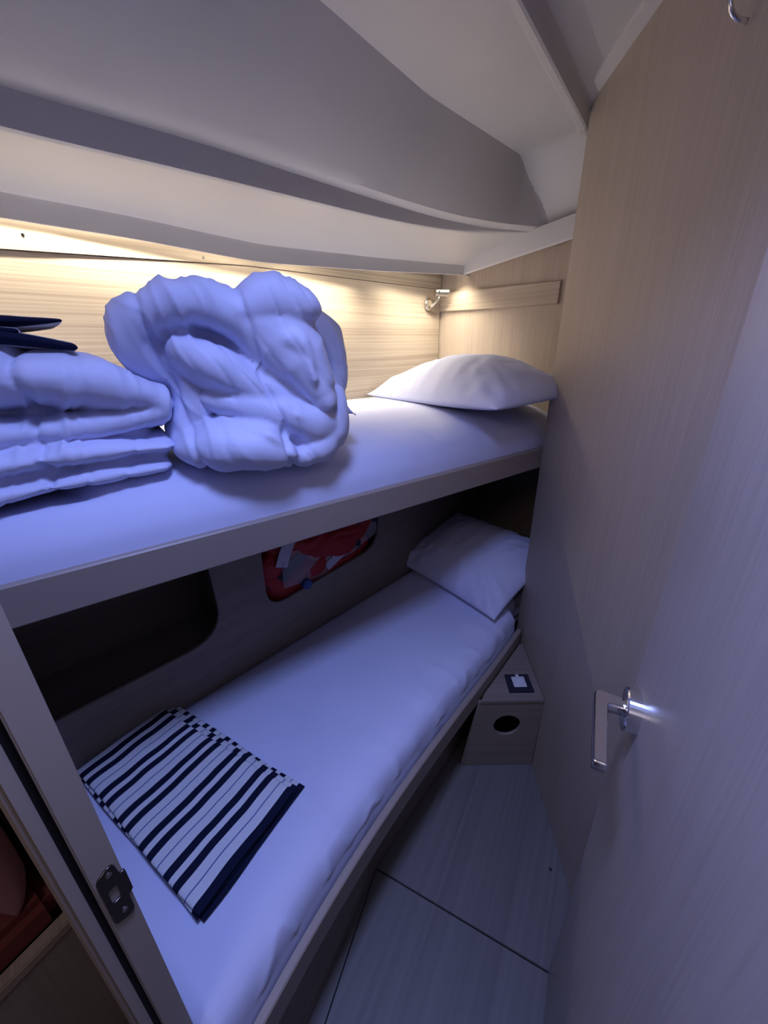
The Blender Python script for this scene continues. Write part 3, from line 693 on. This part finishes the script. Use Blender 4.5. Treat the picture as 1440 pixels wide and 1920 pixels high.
# ---------------- reading lamp on the hull wall ----------------
lc = L(-.098, .0, 1.728)
lamp = empty('reading_lamp', lc, 'small satin metal reading lamp on the hull wall in the corner above the pillow', 'lamp')
bm = bmesh.new(); tube_bm(bm, [lc + NA * .0005, lc + NA * .008, lc + NA * .011, lc + NA * .012], [.026, .026, .023, .018], 40); link('wall_plate', bm_mesh(bm), MW['satin'], lamp)
h0 = lc + NA * .012 - UP * .010 ; h1 = lc + NA * .055 + UA * .012 + UP * .030
bm = bmesh.new(); tube_bm(bm, [h0, h0 + NA * .012, h1 - UP * .01, h1], [.0065, .0065, .0055, .005], 16); link('arm', bm_mesh(bm), MW['satin'], lamp, shade=True)
ax = (UA * .35 + NA * .93 + UP * .02).normalized(); hc = h1 + UP * .014
ax = Vector((.96, .25, .0)).normalized()
bm = bmesh.new(); tube_bm(bm, [hc - ax * .020, hc - ax * .019, hc + ax * .043, hc + ax * .045], [.0150, .0165, .0165, .0150], 36); head = link('lamp_head', bm_mesh(bm), MW['satin'], lamp)
fx = Vector((-.45, -.89, 0)).normalized(); fx = Vector((.0, -1, -.05)).normalized()
bm = bmesh.new(); q = hc - ax * .004 + fx * .0145; tube_bm(bm, [q, q + fx * .0025], .0072, 24); link('switch', bm_mesh(bm), MW['black'], lamp)

# ---------------- corner locker with socket and vent ----------------
cab = empty('corner_locker', (.43, 1.04, 0), 'low corner locker with a round vent hole and a socket, beside the lower bunk', 'cabinet')
fm = frame((0, 1.035, 0), (1, 0, 0), (0, 0, 1))
ox = [(.285, .002), (.568, .002), (.571, .335), (.337, .335)]
vent = arc(.449, .218, .050, 0, 360, 40)[:-1]
link('front_panel', plate(ox, [vent], .012, Matrix.Translation((0, .006, 0)) @ fm), MW['locker'], cab)
bm = bmesh.new(); prism_bm(bm, [(.38, 1.042), (.566, 1.042), (.566, 1.15), (.44, 1.15)], .03, .33)
# hollow lining so that the vent shows a dark inside
bmesh.ops.delete(bm, geom=[f for f in bm.faces if abs(f.calc_center_median().y - 1.042) < .002], context='FACES')
link('lining', bm_mesh(bm), MW['black'], cab)
bm = bmesh.new(); prism_bm(bm, [(.340, 1.030), (.570, 1.030), (.591, 1.325), (.578, 1.325), (.362, 1.064)], .333, .347, .0015)
link('top', bm_mesh(bm), MW['locker'], cab)
sk = [(.459, 1.150), (.550, 1.150), (.546, 1.063), (.453, 1.063)]
bm = bmesh.new(); prism_bm(bm, sk, .3465, .352, .0015); sock = link('socket_plate', bm_mesh(bm), MW['navyplate'], cab)
bm = bmesh.new(); prism_bm(bm, [(.480, 1.135), (.529, 1.135), (.526, 1.085), (.478, 1.085)], .3522, .3545, .0012); link('socket_insert', bm_mesh(bm), MW['whiteplas'], sock)
bm = bmesh.new(); tube_bm(bm, [(.503, 1.110, .3548), (.503, 1.110, .360), (.503, 1.110, .3615)], [.019, .018, .014], 32); link('socket_cap', bm_mesh(bm), MW['whiteplas'], sock)
bm = bmesh.new(); box_bm(bm, (.503, 1.133, .358), (.006, 0, 0), (0, .008, 0), (0, 0, .002), .001); link('cap_tab', bm_mesh(bm), MW['whiteplas'], sock)

# ---------------- life jackets in the far opening ----------------
def LJ(t, d, z): return LP(-.08 + t, d * .8 - .012, z + .135)
lj = empty('life_jacket', LJ(-.78, -.10, .50), 'red life jacket with dark straps in the rounded opening under the upper bunk', 'life jacket')
bm = bmesh.new()
ribbon(bm, [LJ(-1.03, -.10, .66), LJ(-1.00, -.10, .57), LJ(-.93, -.09, .535), LJ(-.84, -.08, .60)], [.06, .07, .065, .05], NA, .07)
ribbon(bm, [LJ(-1.02, -.11, .78), LJ(-.90, -.10, .72), LJ(-.75, -.09, .68), LJ(-.62, -.09, .68), LJ(-.52, -.10, .74)], [.05, .07, .08, .075, .05], NA, .08)
ribbon(bm, [LJ(-.70, -.10, .80), LJ(-.58, -.10, .78), LJ(-.50, -.10, .84)], [.06, .06, .05], NA, .08)
ribbon(bm, [LJ(-.86, -.12, .52), LJ(-.72, -.12, .55), LJ(-.58, -.12, .60)], [.06, .06, .05], NA, .09)
me = remeshed(bm, .008, 3, .010, 9.1, UA, UP); link('body', me, MW['red'], lj, shade=True)
def band(pts, r, m, nm, s=.028):
    bm = bmesh.new(); pts = [Vector(p) for p in pts]
    rows = []
    for i, p in enumerate(pts):
        d = (pts[min(i + 1, len(pts) - 1)] - pts[max(i - 1, 0)]).normalized(); b_ = d.cross(NA).normalized()
        rows.append([p + b_ * r, p + b_ * r + NA * .003, p - b_ * r + NA * .003, p - b_ * r])
    return link(nm, loft_solid(rows), m, lj)
band([LJ(-1.05, -.030, .585), LJ(-1.00, -.020, .615), LJ(-.93, -.012, .665), LJ(-.86, -.010, .715), LJ(-.80, -.015, .78)], .022, MW['strap'], 'strap')
band([LJ(-.62, -.010, .60), LJ(-.63, -.004, .66), LJ(-.62, -.004, .73), LJ(-.60, -.006, .80)], .014, MW['strap'], 'strap')
band([LJ(-.49, -.02, .63), LJ(-.52, -.008, .70), LJ(-.535, -.008, .78), LJ(-.53, -.01, .85)], .016, MW['strap'], 'strap')
band([LJ(-.80, -.006, .585), LJ(-.76, -.003, .605), LJ(-.71, -.003, .625)], .020, MW['silver'], 'reflective_patch')
band([LJ(-1.00, -.010, .67), LJ(-.98, -.006, .72), LJ(-.95, -.006, .77)], .024, MW['silver'], 'reflective_patch')
bm = bmesh.new(); q = LJ(-.905, -.012, .560); tube_bm(bm, [q, q + NA * .020, q + NA * .024], [.021, .021, .016], 28); link('cap', bm_mesh(bm), MW['blue'], lj)
bm = bmesh.new(); rws = []
for i in range(13):
    t = -1.0 + .042 * i; rws.append([LJ(t, -.006 + .008 * noise.noise(Vector((t * 30, z * 30, 2))), z) for z in [interp([(-1.0, .58), (-.8, .55), (-.5, .64)], t) + .012 * k for k in range(13)]])
bm, _ = grid_mesh(rws); me = bm_mesh(bm); bag = link('plastic_bag', me, MW['film'], origin=LJ(-.78, -.02, .6), shade=True)
md = bag.modifiers.new('solid', 'SOLIDIFY'); md.thickness = .0004
tag(bag, 'clear plastic film wrapped over the red life jacket in the locker opening', 'bag')

# ---------------- bench beyond the door post ----------------
D3d = Vector((dd.x, dd.y, 0)); B3d = Vector((bd.x, bd.y, 0)).normalized(); bo = Vector((J.x, J.y, 0)) + B3d * .355 - D3d * .028
bench = empty('bench', bo, 'low wooden bench with dark red cushions in the dim corridor beyond the door post', 'bench')
box('front_panel', bo + B3d * .01 - D3d * .6 + UP * .22, B3d * .010, D3d * .6, UP * .22, MW['part'], bench, .002)
box('edge_rail', bo + B3d * .008 - D3d * .6 + UP * .452, B3d * .014, D3d * .6, UP * .012, MW['oak_h'], bench, .003)
box('seat_cushion', bo + B3d * .26 - D3d * .6 + UP * .485, B3d * .235, D3d * .595, UP * .04, MW['redcush'], bench, .018, 4)
box('back_cushion', bo + B3d * .545 - D3d * .6 + UP * .75, B3d * .05, D3d * .595, UP * .22, MW['redcush'], bench, .02, 4)
c = bo + B3d * .165 - D3d * .055 + UP * .655
me = pad(.125, .125, .05, .04, frame(c, B3d, UP, None) @ Matrix.Rotation(pi, 4, 'X'), n=30, wr=.004, seed=3)
o = link('cushion', me, MW['pink'], origin=c, shade=True); tag(o, 'pink scatter cushion leaning on the dark red bench cushions beyond the door post', 'cushion')
